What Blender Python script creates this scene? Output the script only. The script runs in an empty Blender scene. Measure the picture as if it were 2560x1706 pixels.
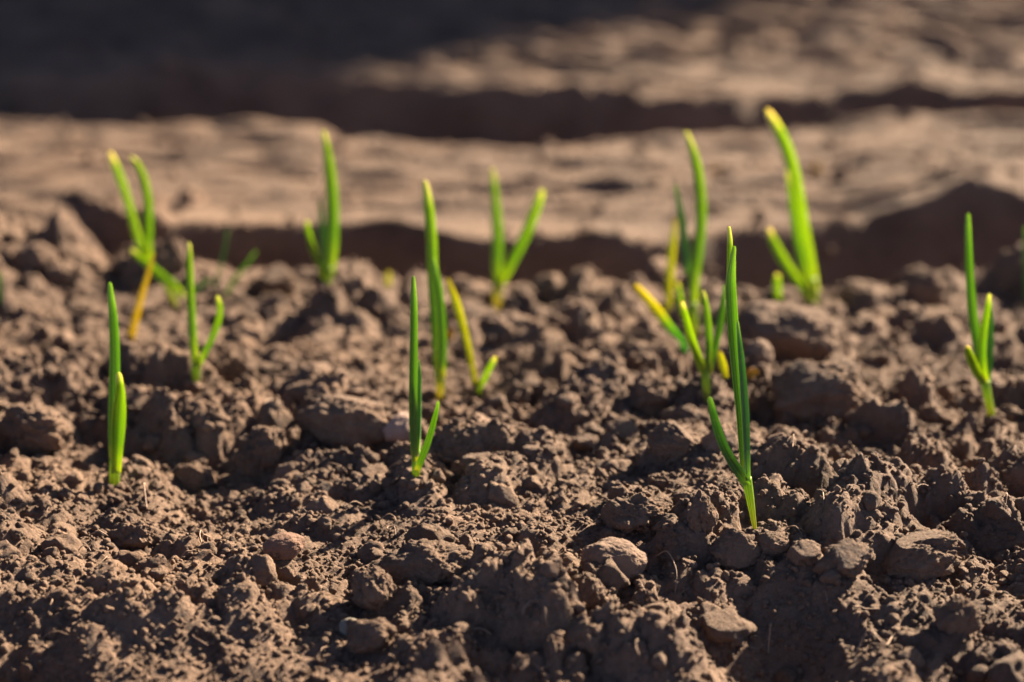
import bpy, math, random
import numpy as np
from mathutils import Vector

random.seed(7)
RNG = np.random.default_rng(11)
sc = bpy.context.scene
C = sc.collection
R = math.radians

# ------------------------------------------------------------------ camera
LENS, SENSOR = 85.0, 36.0
F = 2560 * LENS / SENSOR              # focal length in photo pixels
PITCH, CAM_H = R(14.6), 0.279
cam_d = bpy.data.cameras.new('camera')
cam_d.lens, cam_d.sensor_width = LENS, SENSOR
cam_d.clip_start, cam_d.clip_end = 0.01, 2000
cam_d.dof.use_dof = True
cam_d.dof.focus_distance = 0.835
cam_d.dof.aperture_fstop = 6.4
cam = bpy.data.objects.new('camera', cam_d)
cam.location = (0, 0, CAM_H)
cam.rotation_euler = (R(90) - PITCH, 0, 0)
C.objects.link(cam)
sc.camera = cam

# ------------------------------------------------------------------ light
SUN_EL, SUN_AZ = R(31), R(47)         # azimuth: to the right of the view direction
w = bpy.data.worlds.new('World')
sc.world = w
w.use_nodes = True
nt = w.node_tree
sky = nt.nodes.new('ShaderNodeTexSky')
sky.sky_type = 'NISHITA'
sky.sun_disc = False
sky.sun_elevation = SUN_EL
sky.sun_rotation = SUN_AZ
sky.altitude = 2000
sky.air_density = 0.2
sky.dust_density = 2.5
sky.ozone_density = 0.0
bg = nt.nodes['Background']
bg.inputs['Strength'].default_value = 0.056
nt.links.new(sky.outputs[0], bg.inputs[0])
sl = bpy.data.lights.new('sun', 'SUN')
sl.energy = 5.0
sl.angle = R(1.5)
sl.color = (1.0, 0.76, 0.53)
so = bpy.data.objects.new('sun', sl)
sd = Vector((math.sin(SUN_AZ) * math.cos(SUN_EL), math.cos(SUN_AZ) * math.cos(SUN_EL), math.sin(SUN_EL)))
so.rotation_euler = sd.to_track_quat('Z', 'Y').to_euler()
so.location = sd * 20
C.objects.link(so)
vs = sc.view_settings
vs.view_transform, vs.look, vs.gamma, vs.exposure = 'Standard', 'None', 1, 3.6
vs.use_curve_mapping = False
sc.cycles.use_denoising = True
sc.cycles.max_bounces = 8

# ------------------------------------------------------------------ noise
PERM = RNG.permutation(4096).astype(np.int64)
GA = RNG.uniform(0, 2 * np.pi, 4096)
G2 = np.stack([np.cos(GA), np.sin(GA)], 1)
G3 = RNG.normal(size=(4096, 3)); G3 /= np.linalg.norm(G3, axis=1)[:, None]

def perlin2(x, y):
    xi, yi = np.floor(x).astype(np.int64), np.floor(y).astype(np.int64)
    fx, fy = x - xi, y - yi
    def g(i, j):
        h = PERM[(PERM[(xi + i) & 4095] + yi + j) & 4095]
        return G2[h, 0] * (fx - i) + G2[h, 1] * (fy - j)
    u = fx ** 3 * (fx * (fx * 6 - 15) + 10); v = fy ** 3 * (fy * (fy * 6 - 15) + 10)
    a = g(0, 0) * (1 - u) + g(1, 0) * u
    b = g(0, 1) * (1 - u) + g(1, 1) * u
    return (a * (1 - v) + b * v) * 1.4

def perlin3(p):
    i = np.floor(p).astype(np.int64); f = p - i
    u = f ** 3 * (f * (f * 6 - 15) + 10)
    out = 0
    for dx in (0, 1):
        for dy in (0, 1):
            for dz in (0, 1):
                h = PERM[(PERM[(PERM[(i[:, 0] + dx) & 4095] + i[:, 1] + dy) & 4095] + i[:, 2] + dz) & 4095]
                d = G3[h]
                val = d[:, 0] * (f[:, 0] - dx) + d[:, 1] * (f[:, 1] - dy) + d[:, 2] * (f[:, 2] - dz)
                wt = (u[:, 0] if dx else 1 - u[:, 0]) * (u[:, 1] if dy else 1 - u[:, 1]) * (u[:, 2] if dz else 1 - u[:, 2])
                out = out + wt * val
    return out * 1.5

def fbm2(x, y, oct=4, gain=0.5):
    s, a = 0, 1.0
    for k in range(oct):
        s = s + a * perlin2(x * 2 ** k + 17.3 * k, y * 2 ** k + 9.1 * k); a *= gain
    return s

def sstep(a, b, x):
    t = np.clip((x - a) / (b - a), 0, 1)
    return t * t * (3 - 2 * t)

# ------------------------------------------------------------------ view geometry
CP, SP = math.cos(PITCH), math.sin(PITCH)

def ray(u, v):
    a, b = (u - 1280) / F, (v - 853) / F
    return np.array([a, CP - b * SP, -SP - b * CP])

def y_of(v):
    return CAM_H / np.tan(PITCH + np.arctan((np.asarray(v, float) - 853) / F))

def u_of(x, y):
    return 1280 + F * x / np.maximum(y * CP + CAM_H * SP, 0.2)

def tab(us, vals):
    g = np.arange(-600, 3200, 10.0)
    t = np.interp(g, us, vals)
    k = np.hanning(25); k /= k.sum()
    t = np.convolve(np.pad(t, 12, 'edge'), k, 'valid')
    return lambda u: np.interp(u, g, t)

T_raise = tab([0, 250, 450, 600, 850, 1200, 1700, 2050, 2350, 2560], [.017, .010, .010, .006, .001, -.005, -.006, -.005, -.003, -.003])
T_crest2 = tab([0, 250, 320, 800, 1200, 1500, 1800, 2000, 2200, 2430, 2560], [505, 510, 590, 568, 580, 585, 570, 550, 525, 508, 508])
T_back2 = tab([0, 500, 900, 1250, 1600, 1900, 2300, 2560], [305, 312, 348, 374, 358, 328, 308, 314])
T_crest3 = tab([0, 400, 600, 850, 1100, 1400, 1650, 1900, 2300, 2560], [215, 210, 200, 218, 220, 224, 270, 252, 232, 250])
T_dep1 = tab([0, 120, 300, 500, 2560], [.012, .02, .06, .095, .095])

def spot(x, y, u, v, ru, rv):
    """smooth round mask on the ground about the place where photo row v meets it"""
    yc = float(y_of(v)); xc = (u - 1280) / F * (yc * CP + CAM_H * SP)
    rx = ru / F * yc; ry = abs(float(y_of(v - rv)) - yc)
    return np.exp(-(((x - xc) / rx) ** 2 + ((y - yc) / ry) ** 2))

def furrow(y, a, b, d):
    t = np.clip((y - a) / (b - a), 0, 1)
    return -d * (1 - np.abs(2 * t - 1) ** 2.2)

def dusty(x, y):
    m = spot(x, y, 700, 1560, 420, 110) + spot(x, y, 960, 1330, 200, 80) + spot(x, y, 1980, 1560, 210, 90) + .7 * spot(x, y, 300, 1580, 300, 70)
    return np.clip(m, 0, 1)

def base(x, y):
    u = u_of(x, y)
    wob = 0.016 * perlin2(x * 7, y * 7 + 3) + 0.012 * perlin2(x * 19 + 5, y * 19)
    yw = y + wob * (1 - .55 * sstep(1.28, 1.36, y))
    z = 0.012 * perlin2(x * 6 + 2.2, y * 6) + 0.007 * perlin2(x * 14, y * 14 + 8)
    z = z * (0.35 + 0.65 * sstep(1.3, 1.1, y))
    z = z - 0.040 * sstep(0.84, 0.60, y) * .58
    near = sstep(0.98, 1.19, y) * sstep(1.45, 1.25, y)
    z = z + T_raise(u) * near + .007 * sstep(1.85, 1.95, y) + .035 * sstep(1.95, 2.42, y)
    y1 = 1.195
    z = z + furrow(yw, y1, y_of(T_crest2(u)) , T_dep1(u))
    z = z + furrow(yw, y_of(T_back2(u)), y_of(T_crest3(u)) + .03, 0.095)
    # second bed is a little fuller at the right, with one heap on its near edge
    b2 = sstep(1.30, 1.40, y) * sstep(1.75, 1.6, y)
    z = z + b2 * (0.004 * perlin2(x * 11, y * 11) + 0.006 * sstep(1950, 2350, u))
    z = z + 0.010 * spot(x, y, 2430, 505, 90, 40) + 0.010 * spot(x, y, 2330, 690, 90, 40)
    z = z - 0.045 * spot(x, y, 2540, 1690, 150, 90) - 0.022 * spot(x, y, 20, 1640, 180, 110)
    z = z - 0.012 * spot(x, y, 1970, 1560, 200, 90) - 0.006 * spot(x, y, 900, 1450, 250, 110)
    z = z + 0.012 * spot(x, y, 850, 1050, 120, 45) - 0.012 * spot(x, y, 700, 870, 70, 30)
    # the grassy bank behind, out of view, raised and edged to cast the far bed's shade
    bank = sstep(2.45, 3.45, y + 0.1 * wob) * sstep(1.33, 0.93, x - 1.07 * (y - 3.0) + 2 * wob)
    z = z + 1.9 * bank * sstep(6.5, 4.2, y)
    return z

# lumps: unions of rounded crumbs of soil, stamped octave by octave
def stamp(x0, x1, y0, y1, st, octaves, pw=.65):
    nx, ny = int((x1 - x0) / st) + 1, int((y1 - y0) / st) + 1
    tot = np.zeros((ny, nx), np.float32)
    for rmin, rmax, cover, amp in octaves:
        L = np.zeros((ny, nx), np.float32)
        n = int(cover * (x1 - x0) * (y1 - y0) / (math.pi * (rmin * rmax)))
        rr = rmin * (rmax / rmin) ** (RNG.random(n) ** 1.6)
        cx = RNG.uniform(0, nx, n); cy = RNG.uniform(0, ny, n)
        asp = RNG.uniform(.65, 1.5, n); th = RNG.uniform(0, math.pi, n); hh = RNG.uniform(.45, 1.0, n)
        for r, a, b, s, t, h in zip(rr, cx, cy, asp, th, hh):
            k = int(r * 1.5 / st) + 2
            i0, i1 = max(0, int(b) - k), min(ny, int(b) + k + 1)
            j0, j1 = max(0, int(a) - k), min(nx, int(a) + k + 1)
            if i1 <= i0 or j1 <= j0: continue
            Y, X = np.ogrid[i0:i1, j0:j1]
            X = (X - a) * st; Y = (Y - b) * st
            c, q = math.cos(t), math.sin(t)
            d2 = ((c * X + q * Y) * s) ** 2 + ((c * Y - q * X) / s) ** 2
            e = np.clip(1 - d2 / (r * r), 0, 1)
            np.maximum(L[i0:i1, j0:j1], (h * r * amp) * e ** pw, out=L[i0:i1, j0:j1])
        tot += L
    return tot

NR = (-0.64, 0.64, 0.42, 1.36, 0.0008)
FR = (-1.60, 1.60, 0.20, 2.70, 0.0025)
LN = stamp(*NR, [(.010, .024, .55, .75), (.0045, .010, .9, .85), (.002, .0045, .9, .72), (.0011, .002, .6, .7)])
LF = stamp(*FR, [(.009, .022, .5, .65), (.0045, .010, .8, .8)])

def bil(A, reg, x, y):
    fx = np.clip((x - reg[0]) / reg[4], 0, A.shape[1] - 1.001); fy = np.clip((y - reg[2]) / reg[4], 0, A.shape[0] - 1.001)
    i, j = fy.astype(int), fx.astype(int); a, b = fy - i, fx - j
    return A[i, j] * (1 - a) * (1 - b) + A[i, j + 1] * (1 - a) * b + A[i + 1, j] * a * (1 - b) + A[i + 1, j + 1] * a * b

def inside(reg, x, y, f):
    return (sstep(reg[0], reg[0] + f, x) * sstep(reg[1], reg[1] - f, x) * sstep(reg[2], reg[2] + f, y) * sstep(reg[3], reg[3] - f, y))

def height(x, y):
    x = np.asarray(x, float); y = np.asarray(y, float)
    z = base(x, y)
    wx = x + .0020 * perlin2(x * 130, y * 130) + .0009 * perlin2(x * 480, y * 480)
    wy = y + .0020 * perlin2(x * 130 + 40, y * 130) + .0009 * perlin2(x * 480 + 40, y * 480)
    wn = inside(NR, x, y, .05)
    wf = inside(FR, x, y, .1) * (1 - wn)
    dst = dusty(x, y)
    rough = 0.55 + 0.75 * sstep(-.35, .45, perlin2(x * 9 + 31, y * 9))
    lump = (wn * bil(LN, NR, wx, wy) * rough * 1.1 + wf * bil(LF, FR, wx * .36, wy) * .32) * (1 - .85 * dst) * (1 - .7 * sstep(1.20, 1.25, y) * sstep(1.42, 1.36, y) * (.6 + .4 * sstep(200, 420, u_of(x, y))))
    fine = inside(FR, x, y, .1)
    # raked streaks across the farther beds
    z = z + wf * sstep(1.3, 1.4, y) * (.0065 * perlin2(x * 9, y * 58 + 2) + .004 * perlin2(x * 24 + 9, y * 120)) * (1 + 1.6 * sstep(1.85, 2.0, y))
    z = z + lump + fine * (.0007 * perlin2(x * 260, y * 260) + .0005 * perlin2(x * 700, y * 700))
    return z

def cast(u, v, back=0.0):
    """ground point seen at photo pixel (u, v)"""
    d = ray(u, v)
    t = np.linspace(0.45, 4.0, 7000) / d[1]
    hz = height(d[0] * t, d[1] * t)
    k = np.argmax(CAM_H + d[2] * t < hz)
    if k == 0: k = np.argmax(CAM_H + d[2] * t < 0)
    return np.array([d[0] * t[k], d[1] * t[k], hz[k]])

# ------------------------------------------------------------------ materials
def mat(name):
    m = bpy.data.materials.new(name); m.use_nodes = True
    n = m.node_tree.nodes; l = m.node_tree.links
    p = n['Principled BSDF']
    return m, n, l, p

def ramp(n, stops):
    r = n.new('ShaderNodeValToRGB'); e = r.color_ramp.elements
    while len(e) < len(stops): e.new(0.5)
    for k, (pos, col) in enumerate(stops):
        e[k].position = pos; e[k].color = (*col, 1)
    return r

def noise(n, l, co, scale, det=4, rough=.6):
    t = n.new('ShaderNodeTexNoise'); t.inputs['Scale'].default_value = scale
    t.inputs['Detail'].default_value = det; t.inputs['Roughness'].default_value = rough
    l.new(co, t.inputs['Vector']); return t.outputs['Fac']

def soil_material(name, dark, light, bump=1.0, fleck=True, tone=False):
    m, n, l, p = mat(name)
    co = n.new('ShaderNodeTexCoord').outputs['Object']
    r = ramp(n, [(.3, dark), (.72, light)])
    mix = n.new('ShaderNodeMath'); mix.operation = 'MULTIPLY_ADD'; mix.inputs[1].default_value = .55
    a = noise(n, l, co, 38, 5, .65); b = noise(n, l, co, 420, 4, .7)
    s = n.new('ShaderNodeMath'); s.operation = 'MULTIPLY'; s.inputs[1].default_value = .45
    l.new(b, s.inputs[0]); l.new(a, mix.inputs[0]); l.new(s.outputs[0], mix.inputs[2])
    l.new(mix.outputs[0], r.inputs['Fac'])
    col = r.outputs['Color']
    if fleck:
        v = noise(n, l, co, 1500, 2, .5)
        rr = ramp(n, [(.68, (0, 0, 0)), (.78, (1, 1, 1))]); l.new(v, rr.inputs['Fac'])
        mx = n.new('ShaderNodeMix'); mx.data_type = 'RGBA'
        l.new(rr.outputs['Color'], mx.inputs['Factor']); l.new(col, mx.inputs['A'])
        mx.inputs['B'].default_value = (light[0] * 1.5, light[1] * 1.5, light[2] * 1.5, 1)
        col = mx.outputs['Result']
    # damp and dry patches, and (for loose crumbs) a tone of each crumb's own
    pr = ramp(n, [(.36, (.74, .72, .72)), (.5, (1, 1, 1)), (.66, (1.18, 1.15, 1.10))]); l.new(noise(n, l, co, 13, 5, .6), pr.inputs['Fac'])
    mp = n.new('ShaderNodeMix'); mp.data_type = 'RGBA'; mp.blend_type = 'MULTIPLY'; mp.inputs['Factor'].default_value = 1
    l.new(col, mp.inputs['A']); l.new(pr.outputs['Color'], mp.inputs['B']); col = mp.outputs['Result']
    if tone:
        at = n.new('ShaderNodeAttribute'); at.attribute_name = 'tone'
        mt = n.new('ShaderNodeMix'); mt.data_type = 'RGBA'; mt.blend_type = 'MULTIPLY'; mt.inputs['Factor'].default_value = 1
        l.new(col, mt.inputs['A']); l.new(at.outputs['Fac'], mt.inputs['B']); col = mt.outputs['Result']
    l.new(col, p.inputs['Base Color'])
    p.inputs['Roughness'].default_value = .95
    p.inputs['Diffuse Roughness'].default_value = .6
    p.inputs['Specular IOR Level'].default_value = .25
    b1 = n.new('ShaderNodeBump'); b1.inputs['Distance'].default_value = .0022; b1.inputs['Strength'].default_value = 1.0 * bump
    vo = n.new('ShaderNodeTexVoronoi'); vo.inputs['Scale'].default_value = 620; l.new(co, vo.inputs['Vector'])
    hm = n.new('ShaderNodeMath'); hm.operation = 'MULTIPLY_ADD'; hm.inputs[1].default_value = -.35
    l.new(vo.outputs['Distance'], hm.inputs[0]); l.new(noise(n, l, co, 640, 6, .74), hm.inputs[2])
    l.new(hm.outputs[0], b1.inputs['Height'])
    l.new(b1.outputs['Normal'], p.inputs['Normal'])
    return m

M_SOIL = soil_material('soil', (.060, .038, .026), (.140, .095, .066))
M_CLOD = soil_material('clod_soil', (.062, .039, .026), (.142, .096, .066))
M_CRUMB = soil_material('crumb_soil', (.062, .039, .026), (.142, .096, .066), tone=True)
M_STONE = soil_material('stone', (.085, .055, .038), (.13, .090, .064), .35, False)
M_REDSTONE = soil_material('reddish_stone', (.085, .046, .031), (.125, .074, .050), .35, False)
M_PALE = soil_material('pale_stone', (.14, .10, .082), (.20, .147, .122), .3, False)
M_GREYSTONE = soil_material('grey_stone', (.09, .092, .08), (.13, .13, .112), .3, False)

def leaf_material(name, stops, trans=.55, tint=1.0, gloss=.5):
    """stops: colour from the leaf's foot (0) to its tip (1), read from the leaf's own UV"""
    m, n, l, p = mat(name)
    uv = n.new('ShaderNodeUVMap'); uv.uv_map = 'leaf'
    sp = n.new('ShaderNodeSeparateXYZ'); l.new(uv.outputs[0], sp.inputs[0])
    co = n.new('ShaderNodeTexCoord').outputs['Object']
    nz = noise(n, l, co, 160, 3, .6)
    wob = n.new('ShaderNodeMath'); wob.operation = 'MULTIPLY_ADD'; wob.inputs[1].default_value = .14
    sub = n.new('ShaderNodeMath'); sub.operation = 'SUBTRACT'; sub.inputs[1].default_value = .07
    l.new(nz, wob.inputs[0]); l.new(sp.outputs['Y'], wob.inputs[2]); l.new(wob.outputs[0], sub.inputs[0])
    r = ramp(n, stops); l.new(sub.outputs[0], r.inputs['Fac'])
    # veins along the blade
    vec = n.new('ShaderNodeCombineXYZ')
    mu = n.new('ShaderNodeMath'); mu.operation = 'MULTIPLY'; mu.inputs[1].default_value = 26
    l.new(sp.outputs['X'], mu.inputs[0]); l.new(mu.outputs[0], vec.inputs['X']); l.new(sp.outputs['Y'], vec.inputs['Y'])
    vn = noise(n, l, vec.outputs[0], 1.0, 2, .5)
    vr = ramp(n, [(.36, (.50, .55, .45)), (.62, (1.15, 1.12, 1.2))]); l.new(vn, vr.inputs['Fac'])
    mx = n.new('ShaderNodeMix'); mx.data_type = 'RGBA'; mx.blend_type = 'MULTIPLY'; mx.inputs['Factor'].default_value = 1
    l.new(r.outputs['Color'], mx.inputs['A']); l.new(vr.outputs['Color'], mx.inputs['B'])
    col = mx.outputs['Result']
    # pale margins painted in as rim highlights, and a darker keel crease line
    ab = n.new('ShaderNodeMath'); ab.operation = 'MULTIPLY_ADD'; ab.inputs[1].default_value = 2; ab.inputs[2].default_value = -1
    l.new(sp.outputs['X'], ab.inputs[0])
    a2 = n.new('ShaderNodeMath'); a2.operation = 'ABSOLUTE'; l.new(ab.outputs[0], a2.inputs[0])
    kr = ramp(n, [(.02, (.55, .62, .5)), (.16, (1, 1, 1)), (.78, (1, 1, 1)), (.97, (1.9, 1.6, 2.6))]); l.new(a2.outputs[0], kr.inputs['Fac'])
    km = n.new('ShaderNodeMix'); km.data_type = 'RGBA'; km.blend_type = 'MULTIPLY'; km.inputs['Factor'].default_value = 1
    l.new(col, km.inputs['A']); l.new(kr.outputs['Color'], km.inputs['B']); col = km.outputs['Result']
    dn = noise(n, l, co, 900, 3, .6); dr = ramp(n, [(.56, (0, 0, 0)), (.72, (.55, .55, .55))]); l.new(dn, dr.inputs['Fac'])
    dm = n.new('ShaderNodeMix'); dm.data_type = 'RGBA'; l.new(dr.outputs['Color'], dm.inputs['Factor'])
    l.new(col, dm.inputs['A']); dm.inputs['B'].default_value = (.16, .17, .07, 1); col = dm.outputs['Result']
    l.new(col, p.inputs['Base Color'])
    p.inputs['Roughness'].default_value = gloss
    p.inputs['Specular IOR Level'].default_value = .3
    bp = n.new('ShaderNodeBump'); bp.inputs['Distance'].default_value = .0005; bp.inputs['Strength'].default_value = .5
    l.new(vn, bp.inputs['Height']); l.new(bp.outputs['Normal'], p.inputs['Normal'])
    tr = n.new('ShaderNodeBsdfTranslucent')
    g = n.new('ShaderNodeMix'); g.data_type = 'RGBA'; g.blend_type = 'MULTIPLY'; g.inputs['Factor'].default_value = 1
    l.new(col, g.inputs['A']); g.inputs['B'].default_value = (1.55 * tint, 1.42 * tint, .9 * tint, 1)
    l.new(g.outputs['Result'], tr.inputs['Color'])
    ms = n.new('ShaderNodeMixShader'); ms.inputs[0].default_value = trans
    l.new(p.outputs[0], ms.inputs[1]); l.new(tr.outputs[0], ms.inputs[2])
    l.new(ms.outputs[0], n['Material Output'].inputs['Surface'])
    return m

YB = (.25, .34, .04); GR = (.145, .265, .018); GD = (.11, .215, .02); TIP = (.38, .45, .20); TEAL = (.055, .14, .035)
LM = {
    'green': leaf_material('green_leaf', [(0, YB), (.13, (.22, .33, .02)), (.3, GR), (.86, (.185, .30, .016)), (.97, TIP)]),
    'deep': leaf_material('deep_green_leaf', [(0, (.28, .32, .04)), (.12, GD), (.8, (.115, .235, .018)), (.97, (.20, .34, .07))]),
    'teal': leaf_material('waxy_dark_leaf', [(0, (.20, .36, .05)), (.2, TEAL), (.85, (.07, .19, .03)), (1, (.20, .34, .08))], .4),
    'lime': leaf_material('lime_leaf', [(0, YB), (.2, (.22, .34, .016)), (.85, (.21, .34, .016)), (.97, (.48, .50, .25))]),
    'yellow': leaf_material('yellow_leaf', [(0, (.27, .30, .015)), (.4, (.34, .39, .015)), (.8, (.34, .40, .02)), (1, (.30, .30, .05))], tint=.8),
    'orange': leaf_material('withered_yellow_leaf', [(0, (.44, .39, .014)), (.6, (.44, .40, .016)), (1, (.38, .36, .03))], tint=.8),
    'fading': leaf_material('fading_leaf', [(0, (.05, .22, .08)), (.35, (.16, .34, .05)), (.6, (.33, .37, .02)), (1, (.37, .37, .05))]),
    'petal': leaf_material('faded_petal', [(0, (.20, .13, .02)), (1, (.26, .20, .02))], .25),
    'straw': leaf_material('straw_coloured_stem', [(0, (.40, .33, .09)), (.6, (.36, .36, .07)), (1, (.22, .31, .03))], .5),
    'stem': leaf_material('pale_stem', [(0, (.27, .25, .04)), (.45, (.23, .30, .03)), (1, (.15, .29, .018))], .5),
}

# ------------------------------------------------------------------ mesh helpers
def mesh_obj(name, v, f, m, parent=None, smooth=True, uv=None):
    me = bpy.data.meshes.new(name)
    v = np.asarray(v, np.float32); f = np.asarray(f, np.int32)
    me.vertices.add(len(v)); me.vertices.foreach_set('co', v.ravel())
    k = f.shape[1]
    me.loops.add(f.size); me.loops.foreach_set('vertex_index', f.ravel())
    me.polygons.add(len(f))
    me.polygons.foreach_set('loop_start', np.arange(0, f.size, k, dtype=np.int32))
    if smooth: me.polygons.foreach_set('use_smooth', np.ones(len(f), bool))
    me.update(calc_edges=True)
    if uv is not None:
        ul = me.uv_layers.new(name='leaf')
        ul.data.foreach_set('uv', np.asarray(uv, np.float32)[f.ravel()].ravel())
    me.materials.append(m)
    o = bpy.data.objects.new(name, me); C.objects.link(o)
    if parent: o.parent = parent
    return o

def tag(o, label=None, cat=None, group=None, kind=None):
    if label: o['label'] = label
    if cat: o['category'] = cat
    if group: o['group'] = group
    if kind: o['kind'] = kind
    return o

def ico(sub):
    t = (1 + 5 ** .5) / 2
    v = [(-1, t, 0), (1, t, 0), (-1, -t, 0), (1, -t, 0), (0, -1, t), (0, 1, t), (0, -1, -t), (0, 1, -t), (t, 0, -1), (t, 0, 1), (-t, 0, -1), (-t, 0, 1)]
    f = [(0, 11, 5), (0, 5, 1), (0, 1, 7), (0, 7, 10), (0, 10, 11), (1, 5, 9), (5, 11, 4), (11, 10, 2), (10, 7, 6), (7, 1, 8), (3, 9, 4), (3, 4, 2), (3, 2, 6), (3, 6, 8), (3, 8, 9), (4, 9, 5), (2, 4, 11), (6, 2, 10), (8, 6, 7), (9, 8, 1)]
    v = [np.array(p) / np.linalg.norm(p) for p in v]
    for _ in range(sub):
        mid = {}; nf = []
        def m_(a, b):
            k = (min(a, b), max(a, b))
            if k not in mid:
                p = v[a] + v[b]; v.append(p / np.linalg.norm(p)); mid[k] = len(v) - 1
            return mid[k]
        for a, b, c in f:
            ab, bc, ca = m_(a, b), m_(b, c), m_(c, a)
            nf += [(a, ab, ca), (b, bc, ab), (c, ca, bc), (ab, bc, ca)]
        f = nf
    return np.array(v), np.array(f, np.int32)

ICO = {k: ico(k) for k in (1, 2, 3, 5)}

def clod_shape(sub, seed, rough=1.0, lumps=46):
    v, f = ICO[sub]
    rg = np.random.default_rng(seed)
    off = rg.uniform(0, 300, 3)
    r = 1 + rough * (.34 * perlin3(v * 1.1 + off) + .20 * perlin3(v * 2.4 + off) + .10 * perlin3(v * 5.5 + off))
    # popcorn lumps fused to the body, large to small
    for k in range(int(lumps * rough)):
        d = rg.normal(size=3); d /= np.linalg.norm(d)
        a = rg.uniform(.22, .6) if k % 3 == 0 else rg.uniform(.10, .28)
        c = np.clip(1 - (1 - v @ d) / (a * a * .5), 0, 1)
        r = r + a * rg.uniform(.18, .42) * c ** .6 * rough
    if sub >= 3: r = r + rough * (.07 * perlin3(v * 11 + off) + .045 * perlin3(v * 23 + off))
    if sub >= 5:
        r = r + .03 * (.5 + .5 * rough) * perlin3(v * 45 + off) - .05 * rough * np.abs(perlin3(v * 8 + off))
    # a few broken flat faces
    p = v * r[:, None]
    for _ in range(6 if sub < 5 else 2):
        d = rg.normal(size=3); d /= np.linalg.norm(d)
        k = rg.uniform(.62, 1.0)
        over = np.clip(p @ d - k, 0, None)
        p = p - over[:, None] * d * .86
    return p, f

# ------------------------------------------------------------------ ground
def axis(parts):
    out = [np.arange(a, b, s) for a, b, s in parts]
    return np.concatenate(out)

far = np.geomspace(1.6, 500, 40)
xs = np.concatenate([-far[::-1], axis([(-1.58, -.62, .012), (-.62, -.30, .0022), (-.30, .30, .00075), (.30, .62, .0022), (.62, 1.58, .012)]), far])
ys = np.concatenate([-np.geomspace(.3, 500, 30)[::-1], axis([(-.28, .46, .02), (.46, .56, .003), (.56, 1.28, .0010), (1.28, 2.50, .0026), (2.50, 7.0, .03)]), np.geomspace(7.05, 800, 40)])
X, Y = np.meshgrid(xs, ys)
Z = height(X.ravel(), Y.ravel())
nx, ny = len(xs), len(ys)
V = np.stack([X.ravel(), Y.ravel(), Z], 1)
I = (np.arange(ny - 1)[:, None] * nx + np.arange(nx - 1)[None]).ravel()
ground = mesh_obj('ground', V, np.stack([I, I + 1, I + nx + 1, I + nx], 1), M_SOIL)
tag(ground, 'tilled brown soil heaped in beds with dark furrows between', 'soil', kind='structure')
del X, Y, V, I

# ------------------------------------------------------------------ crumbs of soil (nobody could count them)
VAR = {s: [clod_shape(s, 100 + 10 * s + k, .9, 16) for k in range(8)] for s in (1, 2, 3)}

def scatter(n, x0, x1, y0, y1, rmin, rmax, sub, vs_, fs_, count, keep=None, power=2.2, sink=.35):
    x = RNG.uniform(x0, x1, n); y = RNG.uniform(y0, y1, n)
    ok = np.abs(x) < .10 + .27 * y
    if keep is not None: ok &= RNG.random(n) < keep(x, y)
    if keep is not None and sub > 1:                     # no loose clod right in front of a sprout's foot
        for q in FEET: ok &= ~((np.abs(x - q[0]) < .007) & (y > q[1] - .03) & (y < q[1] + .005))
    x, y = x[ok], y[ok]; n = len(x)
    r = rmin * (rmax / rmin) ** (RNG.random(n) ** power)
    z = height(x, y)
    for k in range(8):
        pv, pf = VAR[sub][k]
        idx = np.arange(k, n, 8)
        if not len(idx): continue
        a = RNG.uniform(0, 2 * np.pi, len(idx)); tilt = RNG.uniform(-.6, .6, len(idx))
        sx, sy, sz = RNG.uniform(.75, 1.3, (3, len(idx)))
        P = np.repeat(pv[None], len(idx), 0) * np.stack([sx, sy, sz * .85], 1)[:, None, :]
        ct, st_ = np.cos(tilt)[:, None], np.sin(tilt)[:, None]
        yy = P[..., 1] * ct - P[..., 2] * st_; zz = P[..., 1] * st_ + P[..., 2] * ct
        ca, sa = np.cos(a)[:, None], np.sin(a)[:, None]
        xx = P[..., 0] * ca - yy * sa; yy = P[..., 0] * sa + yy * ca
        rr = r[idx][:, None]
        Q = np.stack([xx * rr + x[idx][:, None], yy * rr + y[idx][:, None], zz * rr + (z[idx] + r[idx] * sink)[:, None]], -1)
        vs_.append(Q.reshape(-1, 3).astype(np.float32))
        ff = pf[None] + (np.arange(len(idx)) * len(pv))[:, None, None] + count[0]
        ton.append(np.repeat(RNG.normal(1, .13, len(idx)).clip(.65, 1.4), len(pv)).astype(np.float32))
        fs_.append(ff.reshape(-1, 3)); count[0] += len(idx) * len(pv)

FEET = [cast(*p) for p in [(287, 1230), (490, 965), (436, 775), (322, 864), (555, 755), (820, 720), (1039, 1195), (1101, 1012), (1192, 985), (1242, 778), (1741, 842), (1670, 790), (1770, 1010), (1888, 1330), (2036, 768), (2479, 1052)]]
vs_, fs_, ton, cnt = [], [], [], [0]
patch = lambda x, y: .25 + .75 * sstep(-.3, .4, perlin2(x * 12 + 7, y * 12))
coarse = lambda x, y: patch(x, y) * (1 - .8 * dusty(x, y))
scatter(52000, -.33, .33, .57, 1.05, .0005, .0015, 1, vs_, fs_, cnt, None)
scatter(9000, -.45, .45, .57, 1.24, .0013, .0034, 2, vs_, fs_, cnt, coarse, sink=.05)
scatter(1700, -.45, .45, .57, 1.24, .0032, .0085, 3, vs_, fs_, cnt, coarse, sink=-.15)
scatter(3000, -.85, .85, 1.2, 2.45, .002, .005, 2, vs_, fs_, cnt, patch)
scatter(160, -.85, .85, 1.2, 2.45, .005, .010, 3, vs_, fs_, cnt, patch, sink=-.1)
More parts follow.
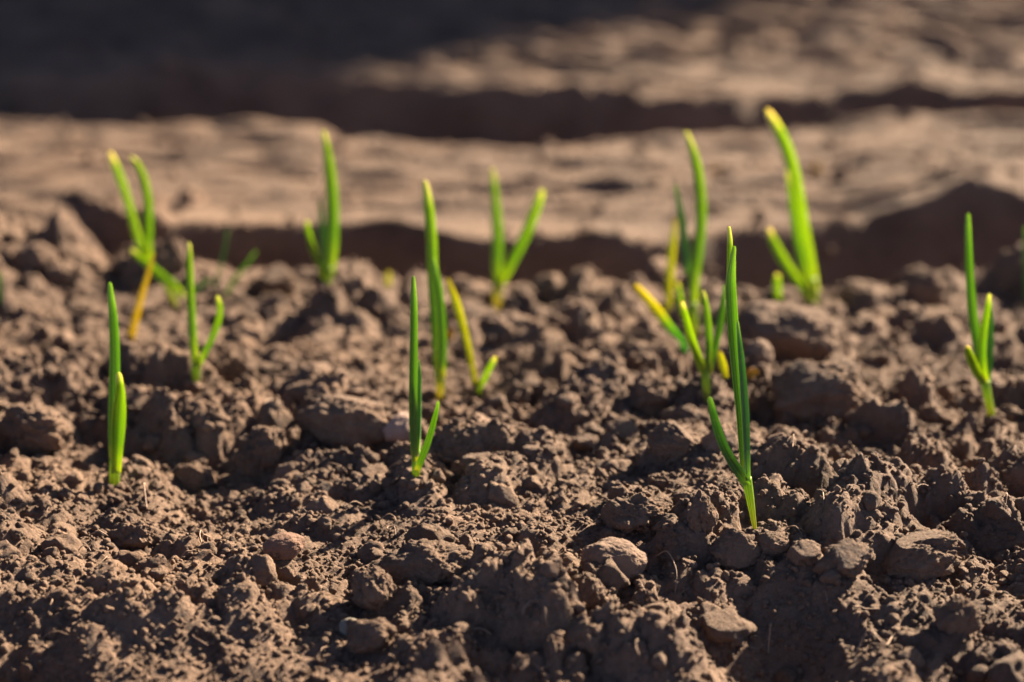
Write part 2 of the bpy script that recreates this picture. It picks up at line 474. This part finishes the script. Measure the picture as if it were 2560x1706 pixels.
# soil pushed up about the foot of each sprout
for q in FEET:
    for rad in (.003, .006):
        scatter(14, q[0] - rad, q[0] + rad, q[1] - rad * 1.3, q[1] + rad, .0009, .0026, 2, vs_, fs_, cnt, None, 1.2, .3)
crumbs = mesh_obj('soil_crumbs', np.concatenate(vs_), np.concatenate(fs_), M_CRUMB)
att = crumbs.data.attributes.new('tone', 'FLOAT', 'POINT')
att.data.foreach_set('value', np.concatenate(ton))
tag(crumbs, 'loose crumbs and small clods of dry brown soil over the beds', 'soil', kind='stuff')
del vs_, fs_

# ------------------------------------------------------------------ big clods and stones
def clod(u, v, wpx, hpx, name, label, cat, m=None, rough=1.0, rotz=0., tilt=0., deep=1.0, seed=None, group=None):
    """u, v: middle of the clod in the photo; wpx, hpx its size there"""
    g = cast(u, v + hpx * .42)
    s = g[1] * CP + (CAM_H - g[2]) * SP
    a = wpx / F * s / 2; c = hpx / F * s / 2
    p, f = clod_shape(5, seed or int(u * 7 + v), rough)
    lo, hi = p.min(0), p.max(0)
    p = (p - (lo + hi) / 2) / ((hi - lo) / 2)
    ct, st_ = math.cos(tilt), math.sin(tilt)
    p = p * np.array([a, (a + c) * .5 * deep, c * 1.12])
    p = np.stack([p[:, 0] * ct - p[:, 2] * st_, p[:, 1], p[:, 0] * st_ + p[:, 2] * ct], 1)
    o = mesh_obj(name, p, f, m or M_CLOD)
    o.location = (g[0], g[1] + (a + c) * .22 * deep, g[2] + c * .52)
    o.rotation_euler.z = rotz
    tag(o, label, cat, group)
    return o

G = 'larger clods and stones lying on the soil'
for a in [
    (80, 1075, 200, 150, 'soil_clod', 'big wedge shaped brown clod at the left edge beside the single-leaf front sprout', 'clod', None, 1.0, .3, -.35),
    (860, 1050, 250, 130, 'soil_clod', 'broad hump-backed tan clod left of the centre front sprout', 'clod', None, .7, 0, -.15),
    (655, 1130, 150, 140, 'soil_clod', 'pointed slab-like clod below a curled dry root, left of the hump-backed clod', 'clod', None, 1.1, .5, .25),
    (993, 1068, 92, 80, 'stone', 'pale pinkish stone half hidden behind the centre front sprout', 'stone', M_PALE, .45),
    (707, 1366, 108, 62, 'stone', 'reddish egg-shaped stone lying alone on smooth dusty soil', 'stone', M_REDSTONE, .3, 0, .2),
    (1075, 1405, 235, 120, 'soil_clod', 'widest knobbly clod in the front, below the centre sprout', 'clod', None, .9),
    (935, 1478, 120, 120, 'soil_clod', 'peaked soft brown clod just left of the widest front clod', 'clod', None, .8),
    (1536, 1395, 172, 96, 'stone', 'smooth rounded brown stone, flat on top, in front of the right-hand sprouts', 'stone', M_STONE, .4, 0, -.08),
    (1500, 1440, 104, 56, 'soil_clod', 'small light clod leaning against the foot of the smooth brown stone', 'clod', None, .8, 0, -.3),
    (1468, 1482, 96, 92, 'soil_clod', 'roundish clod below the light clod that leans on the smooth stone', 'clod', None, .7),
    (1600, 1285, 190, 120, 'soil_clod', 'large crusty clod with a dark hollow under its right end', 'clod', None, 1.1),
    (1757, 1275, 84, 105, 'soil_clod', 'upright knobbly clod just left of the tallest front sprout', 'clod', None, 1.0),
    (1838, 1372, 130, 112, 'soil_clod', 'bulky cracked clod at the foot of the tallest front sprout', 'clod', None, .9, 0, -.3),
    (1928, 1358, 92, 58, 'soil_clod', 'flat rounded clod right of the cracked clod at the sprout foot', 'clod', None, .5),
    (2110, 1400, 160, 90, 'soil_clod', 'long clod slanting up to the right beside the dusty hollow', 'clod', None, .9, .4, .4),
    (2300, 1400, 230, 120, 'soil_clod', 'big rough clod near the right edge, above the dark corner', 'clod', None, 1.1, 0, .25),
    (2400, 1540, 130, 110, 'soil_clod', 'lone rough clod at the dark lower right corner', 'clod', None, 1.0),
    (928, 1592, 130, 90, 'soil_clod', 'dark clod with a sunlit right end near the bottom edge', 'clod', None, 1.0),
    (876, 1566, 58, 46, 'stone', 'little grey-green pebble beside the dark clod near the bottom edge', 'stone', M_GREYSTONE, .3),
    (1965, 835, 275, 160, 'soil_clod', 'huge smooth rounded clod below the tallest back sprout', 'clod', None, .5),
    (1895, 880, 80, 72, 'stone', 'small round pale lump left of the huge smooth clod', 'stone', M_STONE, .4),
    (1635, 985, 130, 120, 'soil_clod', 'tall craggy clod behind the forked sprout at right of centre', 'clod', None, 1.1),
    (1690, 1100, 150, 100, 'soil_clod', 'blocky clod left of the dark curved leaf of the tallest front sprout', 'clod', None, .9, 0, -.2),
    (2060, 975, 270, 150, 'soil_clod', 'lumpy mound-like clod midway between front and right-hand sprouts', 'clod', None, 1.0),
    (2320, 715, 120, 100, 'soil_clod', 'dark round clod on the crest of the near bed, upper right', 'clod', None, .8),
    (690, 700, 110, 80, 'soil_clod', 'rounded clod on the crest left of the back sprout with a tiny side leaf', 'clod', None, .7),
    (85, 645, 120, 70, 'soil_clod', 'round dark clod on the heap at the upper left edge', 'clod', None, .4),
    (420, 640, 100, 100, 'soil_clod', 'brown clod right behind the twin-leaved sprout at upper left', 'clod', None, .8),
    (1470, 1590, 150, 90, 'soil_clod', 'low crumbling clod at the bottom, below the roundish clod', 'clod', None, 1.0),
    (330, 1340, 130, 90, 'soil_clod', 'crumbly clod below and right of the single-leaf front sprout', 'clod', None, 1.1),
    (480, 1195, 120, 90, 'soil_clod', 'crusty clod just right of the single-leaf front sprout foot', 'clod', None, 1.0),
]:
    clod(*a, group=G)

# ------------------------------------------------------------------ sprouts
def spline(pts, n):
    P = np.asarray(pts, float)
    d = np.concatenate([[0], np.cumsum(np.linalg.norm(np.diff(P[:, :3], axis=0), axis=1))])
    t = np.linspace(0, d[-1], n)
    E = np.vstack([2 * P[0] - P[1], P, 2 * P[-1] - P[-2]]); dd = np.concatenate([[2 * d[0] - d[1]], d, [2 * d[-1] - d[-2]]])
    M = np.gradient(E, dd, axis=0)[1:-1]
    k = np.clip(np.searchsorted(d, t, 'right') - 1, 0, len(d) - 2)
    h = (d[k + 1] - d[k])[:, None]; s = ((t - d[k]) / (d[k + 1] - d[k]))[:, None]
    return ((2 * s ** 3 - 3 * s ** 2 + 1) * P[k] + (s ** 3 - 2 * s ** 2 + s) * h * M[k] + (-2 * s ** 3 + 3 * s ** 2) * P[k + 1] + (s ** 3 - s ** 2) * h * M[k + 1])

def blade(name, pts, m, parent, yb, lean=0., twist=.25, fold=.45, off=0., tube=False, dip=0.):
    """pts: (u, v, width) from foot to tip in photo pixels, stood up in the plant's own depth; a folded blade with thickness"""
    W = []
    for k, (u, v, wd) in enumerate(pts):
        d = ray(u, v)
        q = k / max(1, len(pts) - 1)
        y = yb + off + lean * q - dip * (1 - q)
        t = y / d[1]
        W.append((d[0] * t, y, CAM_H + d[2] * t, wd * (.98 if yb < 1.02 else .88) / F * y))
    n = 8 + 5 * len(pts)
    if not tube:
        W[-1] = (*W[-1][:3], max(W[-1][3], .62 * W[-2][3]))
    S = spline(W, n); P = S[:, :3]; wd = np.maximum(S[:, 3], .0004)
    if not tube:                                         # blunt, rounded tip
        s_ = np.concatenate([[0], np.cumsum(np.linalg.norm(np.diff(P, axis=0), axis=1))])
        e_ = max(wd[-1] * .9, 1e-5)
        S = spline(W, 400); s4 = np.concatenate([[0], np.cumsum(np.linalg.norm(np.diff(S[:, :3], axis=0), axis=1))])
        tq = np.concatenate([np.linspace(0, s4[-1] - e_, n), s4[-1] - e_ * (1 - np.array([.3, .55, .75, .9, .975]))])
        P = np.stack([np.interp(tq, s4, S[:, k]) for k in range(3)], 1); wd = np.maximum(np.interp(tq, s4, S[:, 3]), .0004)
        n = len(tq)
        wd = wd * np.sqrt(np.clip(1 - np.clip((tq - s4[-1] + e_) / e_, 0, 1) ** 2, .02, 1))
    T = np.gradient(P, axis=0); T /= np.linalg.norm(T, axis=1)[:, None]
    view = np.array([0, 1., -.25]); view /= np.linalg.norm(view)
    verts, uv, faces = [], [], []
    K = 9
    prof = np.linspace(-1, 1, K)
    for i in range(n):
        q = (tq[i] / s4[-1]) if not tube else i / (n - 1)
        side = np.cross(T[i], view); side /= np.linalg.norm(side); nrm = np.cross(side, T[i])
        a = twist * (1 - .4 * q)
        s2 = side * math.cos(a) + nrm * math.sin(a); n2 = nrm * math.cos(a) - side * math.sin(a)
        hw = wd[i] / 2 / math.cos(a)
        th = min(.0011, hw * .55) * (1 - .4 * q)
        if tube:
            for k in range(2 * K):
                an = 2 * math.pi * k / (2 * K)
                verts.append(P[i] + s2 * hw * math.cos(an) + n2 * hw * .85 * math.sin(an)); uv.append((k / (2 * K), q))
            continue
        fd = fold * (1 - .3 * q)
        for k in range(K):
            x = prof[k]; dp = (1 - abs(x) ** 1.5) * fd * hw
            verts.append(P[i] + s2 * hw * x + n2 * (dp - fd * hw * .4)); uv.append(((x + 1) / 2, q))
        for k in range(K):
            x = prof[K - 1 - k]; dp = (1 - abs(x) ** 1.5) * fd * hw
            tk = th * (1 - abs(x) ** 4 * .75)
            verts.append(P[i] + s2 * hw * x * .97 + n2 * (dp - fd * hw * .4 + tk)); uv.append(((x + 1) / 2, q))
    L = 2 * K
    for i in range(n - 1):
        for k in range(L):
            a, b = i * L + k, i * L + (k + 1) % L
            faces.append((a, b, b + L, a + L))
    for i in (0, n - 1):                                 # closed ends
        c = len(verts); verts.append(np.mean(verts[i * L:i * L + L], 0) + (T[i] * wd[i] * .1 if i else 0)); uv.append((.5, 1 if i else 0))
        for k in range(L):
            a, b = i * L + k, i * L + (k + 1) % L
            faces.append((a, b, c, c) if i else (b, a, c, c))
    tri = [f[:3] for f in faces if f[2] == f[3]]; quads = [f for f in faces if f[2] != f[3]]
    tris = tri + [t for q in quads for t in ((q[0], q[1], q[2]), (q[0], q[2], q[3]))]
    org = np.array(parent.location) if parent else 0
    return mesh_obj(name, np.array(verts) - org, tris, m, parent, uv=uv)

def z1(*p): return [(a * .6378, 300 + b * .6378, c * .6378) for a, b, c in p]
def z2(*p): return [(700 + a * .638, 300 + b * .638, c * .638) for a, b, c in p]
def z3(*p): return [(1500 + a * .7653, 200 + b * .7653, c * .7653) for a, b, c in p]

GROUP = 'green sprouts growing from the soil'
def sprout(foot, label, stem, leaves, group=GROUP, name='onion_sprout', cat='sprout', sm='stem'):
    """foot: photo pixel where the plant leaves the ground; leaves: (material, points foot to tip, options)"""
    u, v = foot
    g = cast(u, v)
    e = bpy.data.objects.new(name, None); C.objects.link(e)
    e.location = tuple(g); e.empty_display_size = .02
    tag(e, label, cat, group)
    yb = g[1]
    if stem:
        b = stem[0]
        pts = [(b[0], b[1] + 28, b[2])] + list(stem)
        blade('stem', pts, LM[sm], e, yb, tube=True)
    for k, (m, pts, o) in enumerate(leaves):
        o = dict(o)
        if o.pop('root', False):
            b, c = pts[0], pts[1]; pts = [(b[0] + (b[0] - c[0]) * .2, b[1] + 26, b[2])] + list(pts)
        blade('leaf', pts, LM[m], e, yb, **o)
    return e

sprout((287, 1230), 'single broad upright leaf sheathed by a shorter one, in front at far left',
       z1((448, 1458, 42), (449, 1400, 44), (449, 1330, 44)),
       [('deep', z1((449, 1345, 44), (451, 1230, 56), (452, 1120, 58), (451, 1000, 48), (450, 880, 44), (443, 760, 36), (434, 680, 26), (430, 636, 10)), dict(lean=.012, twist=.2)),
        ('green', z1((454, 1385, 40), (459, 1290, 48), (463, 1200, 58), (467, 1130, 56), (472, 1060, 36), (464, 988, 8)), dict(lean=-.004, off=-.003, twist=-.35, fold=.6))])
sprout((490, 965), 'two-leaved sprout with a shorter leaf curving out right, left of centre',
       z1((768, 1040, 28), (769, 990, 34), (768, 950, 34)),
       [('green', z1((764, 965, 30), (756, 860, 33), (748, 720, 33), (743, 600, 29), (741, 520, 22), (740, 480, 9)), dict(lean=.01, twist=-.3)),
        ('green', z1((776, 970, 22), (796, 930, 25), (832, 855, 28), (858, 785, 28), (862, 730, 24), (852, 688, 12)), dict(lean=-.012, twist=.4)),
        ('lime', z1((770, 975, 18), (776, 940, 16), (775, 912, 6)), dict(off=-.004))])
sprout((436, 775), 'back-left sprout with twin leaves bent over left on a leaning stem',
       z1((684, 742, 30), (676, 690, 32), (640, 622, 34), (588, 576, 36)),
       [('lime', z1((590, 580, 34), (566, 535, 36), (545, 472, 38), (520, 385, 38), (492, 290, 40), (462, 205, 38), (440, 150, 28), (430, 128, 14)), dict(lean=.02, twist=.5)),
        ('green', z1((585, 580, 32), (578, 500, 38), (581, 400, 40), (576, 300, 38), (558, 220, 34), (530, 165, 26), (508, 145, 12)), dict(lean=-.02, twist=-.35)),
        ('green', z1((722, 694, 18), (690, 655, 34), (640, 615, 36), (580, 565, 34), (540, 535, 28), (512, 505, 12)), dict(lean=-.012, off=-.006, twist=.3))])
sprout((322, 864), 'single withered orange-yellow blade leaning right at the left', None,
       [('orange', z1((507, 886, 36), (522, 820, 36), (545, 730, 30), (570, 640, 24), (590, 570, 16), (603, 522, 7)), dict(root=True, lean=.01, twist=.3))])
sprout((555, 755), 'thin-leaved weak sprout with two narrow blades spread apart, behind the curved-leaf sprout', None,
       [('teal', z1((834, 715, 16), (846, 640, 17), (868, 560, 15), (884, 490, 12), (892, 430, 5)), dict(root=True, lean=.02)),
        ('deep', z1((880, 705, 16), (905, 650, 20), (940, 600, 20), (975, 555, 16), (1004, 515, 7)), dict(root=True, lean=.01)),
        ('teal', z1((752, 680, 24), (780, 658, 26), (805, 638, 18), (822, 622, 7)), dict(off=-.01))])
sprout((820, 720), 'back sprout with one broad leaf and two small side leaves, left of centre',
       z1((1285, 662, 34), (1287, 625, 36), (1290, 580, 40)),
       [('green', z1((1290, 610, 42), (1298, 540, 50), (1303, 420, 58), (1301, 300, 55), (1287, 160, 42), (1275, 85, 28), (1266, 42, 12)), dict(lean=.015, twist=-.2)),
        ('green', z1((1276, 630, 26), (1248, 560, 30), (1222, 490, 30), (1208, 430, 24), (1203, 393, 10)), dict(lean=-.01, twist=.3)),
        ('teal', z1((1280, 600, 26), (1270, 500, 28), (1262, 400, 26), (1254, 308, 10)), dict(off=.004, twist=.5))])
sprout((970, 717), 'tiny yellow stub on the crest of the near bed', None,
       [('yellow', z1((1521, 655, 26), (1522, 620, 28), (1524, 590, 10)), dict(root=True))])
sprout((3, 760), 'dark leaf cut off by the left edge of the photo', None,
       [('teal', z1((-4, 720, 24), (-3, 660, 24), (0, 600, 8)), dict(root=True))])
sprout((1039, 1195), 'centre front sprout, one tall straight leaf and one short leaf leaning right',
       z2((532, 1402, 30), (533, 1372, 36), (533, 1345, 34)),
       [('deep', z2((530, 1355, 28), (524, 1270, 32), (521, 1150, 35), (522, 1000, 35), (524, 850, 32), (524, 720, 28), (523, 650, 20), (522, 612, 9)), dict(lean=.012, twist=-.3)),
        ('teal', z2((538, 1310, 18), (543, 1200, 20), (546, 1080, 18), (547, 990, 14), (544, 940, 6)), dict(lean=.01, off=.002, twist=.9)),
        ('deep', z2((536, 1380, 26), (553, 1335, 30), (582, 1258, 28), (604, 1180, 24), (616, 1130, 16), (621, 1102, 7)), dict(lean=-.014, off=-.003, twist=.5))])
sprout((1101, 1012), 'tall centre sprout of two close leaves on a yellow foot, behind the front one',
       z2((626, 1115, 30), (628, 1060, 34), (627, 1000, 38)),
       [('green', z2((626, 1030, 38), (618, 900, 46), (608, 750, 47), (598, 600, 45), (592, 450, 44), (580, 330, 40), (571, 270, 30), (566, 236, 13)), dict(lean=.02, twist=-.25)),
        ('deep', z2((632, 1010, 32), (636, 890, 34), (631, 760, 33), (618, 640, 28), (606, 575, 18), (600, 540, 8)), dict(lean=.006, off=-.005, twist=-.6))], sm='straw')
sprout((1192, 985), 'small yellow sprout with two thin splayed blades, right of the centre front sprout', None,
       [('yellow', z2((768, 1065, 22), (748, 940, 26), (718, 810, 30), (688, 710, 34), (665, 650, 24), (654, 620, 10)), dict(root=True, lean=.01, twist=.3)),
        ('lime', z2((778, 1068, 18), (798, 1020, 26), (822, 972, 24), (846, 928, 6)), dict(root=True, lean=-.008))])
sprout((1242, 778), 'V-shaped back sprout, its right leaf slanting far out, on a pale foot',
       z2((848, 752, 36), (851, 700, 40), (855, 650, 42)),
       [('green', z2((856, 670, 40), (852, 600, 46), (853, 500, 51), (850, 400, 47), (842, 290, 32), (836, 230, 24), (832, 190, 12)), dict(lean=.015, twist=.2)),
        ('green', z2((856, 655, 36), (905, 562, 44), (952, 468, 48), (988, 385, 46), (1014, 315, 38), (1028, 272, 18)), dict(lean=-.015, twist=-.3))], sm='straw')
sprout((1741, 842), 'back sprout right of centre, tall curved leaf with a thin dark one',
       z3((315, 842, 24), (308, 790, 30), (303, 730, 34)),
       [('green', z3((304, 760, 34), (306, 660, 40), (318, 570, 42), (328, 470, 42), (325, 350, 40), (306, 245, 33), (292, 200, 25), (279, 167, 12)), dict(lean=.02, twist=-.3)),
        ('teal', z3((292, 640, 28), (284, 590, 30), (275, 520, 30), (262, 430, 24), (252, 380, 16), (246, 342, 7)), dict(lean=.01, off=.005, twist=.4)),
        ('lime', z3((270, 775, 18), (262, 720, 22), (254, 660, 9)), dict(off=-.006))])
sprout((1670, 790), 'upright yellow blade left of the back sprout with the tall curved leaf', None,
       [('yellow', z3((222, 772, 24), (227, 690, 28), (235, 560, 28), (241, 500, 22), (246, 452, 10)), dict(root=True, lean=.01))])
sprout((1700, 862), 'fallen leaf-like sprout, yellow tip and bluish-green foot, slanting up left', None,
       [('fading', z3((268, 858, 24), (230, 812, 32), (190, 758, 36), (150, 710, 32), (112, 668, 14)), dict(root=True, lean=-.02, twist=.3))])
sprout((1770, 1010), 'forked sprout of three small leaves behind the tallest front sprout',
       z3((352, 1055, 24), (348, 1000, 27), (345, 950, 28)),
       [('lime', z3((343, 965, 28), (318, 900, 29), (290, 815, 27), (277, 765, 22), (267, 724, 10)), dict(lean=-.012, twist=.3)),
        ('green', z3((351, 955, 24), (356, 865, 25), (350, 770, 24), (343, 722, 18), (337, 688, 9)), dict(lean=.01)),
        ('deep', z3((353, 960, 24), (374, 880, 24), (392, 800, 24), (402, 730, 20), (408, 670, 8)), dict(lean=.02, twist=.5)),
        ('yellow', z3((412, 975, 18), (402, 935, 28), (388, 885, 12)), dict(off=.006))])
sprout((1888, 1330), 'tallest front sprout, bunched upright leaves and a dark one curving left, at right',
       z3((507, 1484, 13), (500, 1430, 20), (489, 1360, 30), (479, 1300, 35)),
       [('deep', z3((478, 1320, 32), (470, 1240, 32), (461, 1100, 36), (451, 1000, 38), (440, 880, 40), (430, 750, 40), (427, 650, 35), (434, 580, 20), (439, 542, 8)), dict(lean=.012, twist=-.25)),
        ('green', z3((450, 960, 20), (438, 820, 24), (426, 680, 25), (425, 580, 22), (424, 520, 18), (421, 478, 8)), dict(lean=.012, off=.009, twist=.2)),
        ('teal', z3((482, 1310, 20), (480, 1230, 22), (475, 1100, 27), (468, 1000, 27), (459, 890, 21), (453, 830, 14), (449, 788, 6)), dict(lean=.006, off=-.004, twist=-.7)),
        ('teal', z3((480, 1325, 28), (458, 1285, 36), (425, 1235, 34), (395, 1172, 32), (371, 1095, 28), (357, 1035, 14)), dict(lean=-.018, off=-.002, twist=.35))])
sprout((2036, 768), 'tallest back sprout, thick leaf bending left at its pale tip, upper right',
       z3((700, 748, 34), (694, 700, 42), (688, 650, 46)),
       [('lime', z3((698, 700, 44), (688, 640, 52), (672, 570, 62), (656, 500, 68), (645, 420, 62), (634, 330, 52), (613, 240, 47), (582, 166, 42), (558, 122, 32), (542, 96, 20)), dict(lean=.01, twist=-.25, fold=.55)),
        ('green', z3((684, 690, 26), (660, 600, 32), (642, 500, 32), (628, 410, 26), (617, 340, 16), (611, 296, 7)), dict(off=-.004, twist=.4)),
        ('lime', z3((690, 715, 32), (655, 670, 36), (612, 612, 40), (577, 552, 38), (560, 515, 30), (550, 484, 14)), dict(lean=.012, off=.004, twist=-.35))])
sprout((1944, 748), 'short yellow-green stub left of the tallest back sprout', None,
       [('lime', z3((580, 715, 28), (579, 670, 30), (578, 632, 22)), dict(root=True))])
sprout((2479, 1052), 'right-hand sprout with a tall narrow leaf and a pale stubby left leaf',
       z3((1281, 1112, 26), (1270, 1050, 28), (1258, 985, 30)),
       [('deep', z3((1258, 1000, 30), (1237, 880, 34), (1218, 770, 33), (1208, 650, 28), (1203, 520, 23), (1202, 470, 19), (1202, 436, 9)), dict(lean=.012, twist=.25)),
        ('green', z3((1256, 990, 26), (1248, 890, 28), (1256, 800, 26), (1266, 740, 20), (1272, 698, 9)), dict(lean=-.008, off=-.003)),
        ('teal', z3((1266, 990, 20), (1273, 900, 22), (1276, 800, 18), (1274, 720, 8)), dict(lean=.004, off=.003, twist=.6)),
        ('lime', z3((1252, 990, 26), (1234, 960, 30), (1215, 920, 32), (1203, 890, 26), (1197, 868, 12)), dict(lean=-.014, off=-.004))])
sprout((2556, 770), 'green leaf cut off by the right edge of the photo', None,
       [('teal', z3((1397, 730, 22), (1395, 650, 22), (1393, 560, 20), (1391, 478, 8)), dict(root=True))])

# ------------------------------------------------------------------ fallen petals, dry roots
def petal(u, v, wpx, hpx, label):
    g = cast(u, v + hpx * .4)
    e = blade('petal', [(u - wpx * .5, v + hpx * .3, hpx * .5), (u - wpx * .1, v, hpx), (u + wpx * .5, v - hpx * .25, hpx * .35)], LM['petal'], None, g[1], lean=-.004)
    tag(e, label, 'petal', 'yellow petals on the soil')
petal(1124, 840, 26, 30, 'yellow petal on the soil beside the tall centre sprout')
petal(1880, 935, 34, 26, 'yellow petal with an orange end right of the tallest front sprout')
petal(1788, 428, 34, 22, 'left one of two yellow petals on the second bed')
petal(2040, 424, 36, 26, 'right one of two yellow petals on the second bed')

mr, n_, l_, p_ = mat('dry_root'); p_.inputs['Base Color'].default_value = (.34, .24, .15, 1); p_.inputs['Roughness'].default_value = .8
tx = n_.new('ShaderNodeTexCoord').outputs['Object']; rr_ = ramp(n_, [(.3, (.08, .052, .034)), (.7, (.15, .10, .065))])
l_.new(noise(n_, l_, tx, 300, 3), rr_.inputs['Fac']); l_.new(rr_.outputs['Color'], p_.inputs['Base Color'])

def root(pts, wpx, label):
    W = []
    for k, (u, v) in enumerate(pts):
        g = cast(u, v)
        q = k / (len(pts) - 1)
        W.append((g[0], g[1], g[2] + .0008 + .006 * math.sin(math.pi * q) * (k % 2 or .5), wpx / F * g[1] * (1 - .55 * q) / 2))
    S = spline(W, 26); v, f = [], []
    T = np.gradient(S[:, :3], axis=0)
    for i in range(26):
        t = T[i] / (np.linalg.norm(T[i]) + 1e-9)
        a = np.cross(t, (.3, .2, 1.)); a /= np.linalg.norm(a); b = np.cross(t, a)
        for k in range(6):
            v.append(S[i, :3] + max(S[i, 3], .00012) * (a * math.cos(k * math.pi / 3) + b * math.sin(k * math.pi / 3)))
    for i in range(25):
        for k in range(6):
            f.append((i * 6 + k, i * 6 + (k + 1) % 6, i * 6 + 6 + (k + 1) % 6, i * 6 + 6 + k))
    tag(mesh_obj('dry_root', v, f, mr), label, 'root', 'dry roots and straws on the soil')

root([(705, 1020), (672, 1030), (664, 1070), (690, 1110), (760, 1150)], 8, 'pale curled dry root arching over the pointed slab-like clod')
root([(60, 850), (100, 838), (128, 858), (138, 880)], 9, 'pale arched straw at the left, above the wedge shaped clod')
root([(1640, 1400), (1670, 1425), (1690, 1450), (1688, 1490)], 5, 'thin reddish root thread right of the smooth brown stone')
root([(2140, 1640), (2165, 1625), (2210, 1640), (2230, 1600)], 6, 'branching pale root thread near the bottom at right')
root([(1600, 1150), (1650, 1120), (1720, 1110)], 5, 'short straw lying behind the blocky clod')
root([(1920, 1640), (1926, 1610), (1930, 1580)], 5, 'short upright straw at the bottom edge right of centre')
root([(366, 1275), (362, 1255), (368, 1230)], 6, 'little straw standing just right of the single-leaf front sprout foot')

# small shreds of root and straw nobody could count
v, f = [], []
for _ in range(420):
    y = RNG.uniform(.63, 1.2); x = RNG.uniform(-1, 1) * (.05 + .21 * y)
    a = RNG.uniform(0, 6.28); L = RNG.uniform(.003, .013); bend = RNG.normal(0, 1.2); r0 = RNG.uniform(.00010, .00028)
    q = np.linspace(0, 1, 7); aa = a + bend * q
    px = x + np.cumsum(np.cos(aa)) * L / 7; py = y + np.cumsum(np.sin(aa)) * L / 7
    pz = height(px, py); pz = np.maximum(pz, pz.mean()) + .0006 + RNG.uniform(0, .003) * np.sin(q * 3.1)
    b0 = len(v)
    for i in range(7):
        for k in range(4):
            v.append((px[i] + r0 * math.cos(k * 1.57) * -math.sin(aa[i]), py[i] + r0 * math.cos(k * 1.57) * math.cos(aa[i]), pz[i] + r0 * math.sin(k * 1.57)))
    for i in range(6):
        for k in range(4):
            f.append((b0 + i * 4 + k, b0 + i * 4 + (k + 1) % 4, b0 + i * 4 + 4 + (k + 1) % 4, b0 + i * 4 + 4 + k))
tag(mesh_obj('root_shreds', v, f, mr), 'fine shreds of root and straw strewn over the near bed', 'plant litter', kind='stuff')

# ------------------------------------------------------------------ grass on the bank behind
mg, n_, l_, p_ = mat('bank_grass'); p_.inputs['Roughness'].default_value = .6
tx = n_.new('ShaderNodeTexCoord').outputs['Object']; rr_ = ramp(n_, [(.3, (.035, .06, .015)), (.7, (.09, .12, .03))])
l_.new(noise(n_, l_, tx, 30, 3), rr_.inputs['Fac']); l_.new(rr_.outputs['Color'], p_.inputs['Base Color'])
NG = 40000
gx = RNG.uniform(-1.8, 2.0, NG); gy = 2.355 + RNG.random(NG) ** 2.5 * 1.95; gz = height(gx, gy) - .004
ang = RNG.uniform(0, 2 * np.pi, NG); hh = RNG.uniform(.4, 1, NG) * (.012 + .06 * sstep(2.42, 2.8, gy)); ln = RNG.uniform(.2, .9, NG) * hh; bw = RNG.uniform(.0012, .0025, NG)
dx, dy = np.cos(ang), np.sin(ang)
B = np.stack([gx, gy, gz], 1)
def off(s, q):
    return B + np.stack([-dy * bw * s + dx * ln * q * q, dx * bw * s + dy * ln * q * q, hh * q], 1)
GV = np.stack([off(-1, 0), off(1, 0), off(.8, .5), off(-.8, .5), off(0, 1)], 1).reshape(-1, 3)
b0 = np.arange(NG) * 5
GF = np.concatenate([np.stack([b0, b0 + 1, b0 + 2], 1), np.stack([b0, b0 + 2, b0 + 3], 1), np.stack([b0 + 3, b0 + 2, b0 + 4], 1)])
tag(mesh_obj('grass', GV, GF, mg), 'dark short grass on the bank behind the beds', 'grass', kind='stuff')
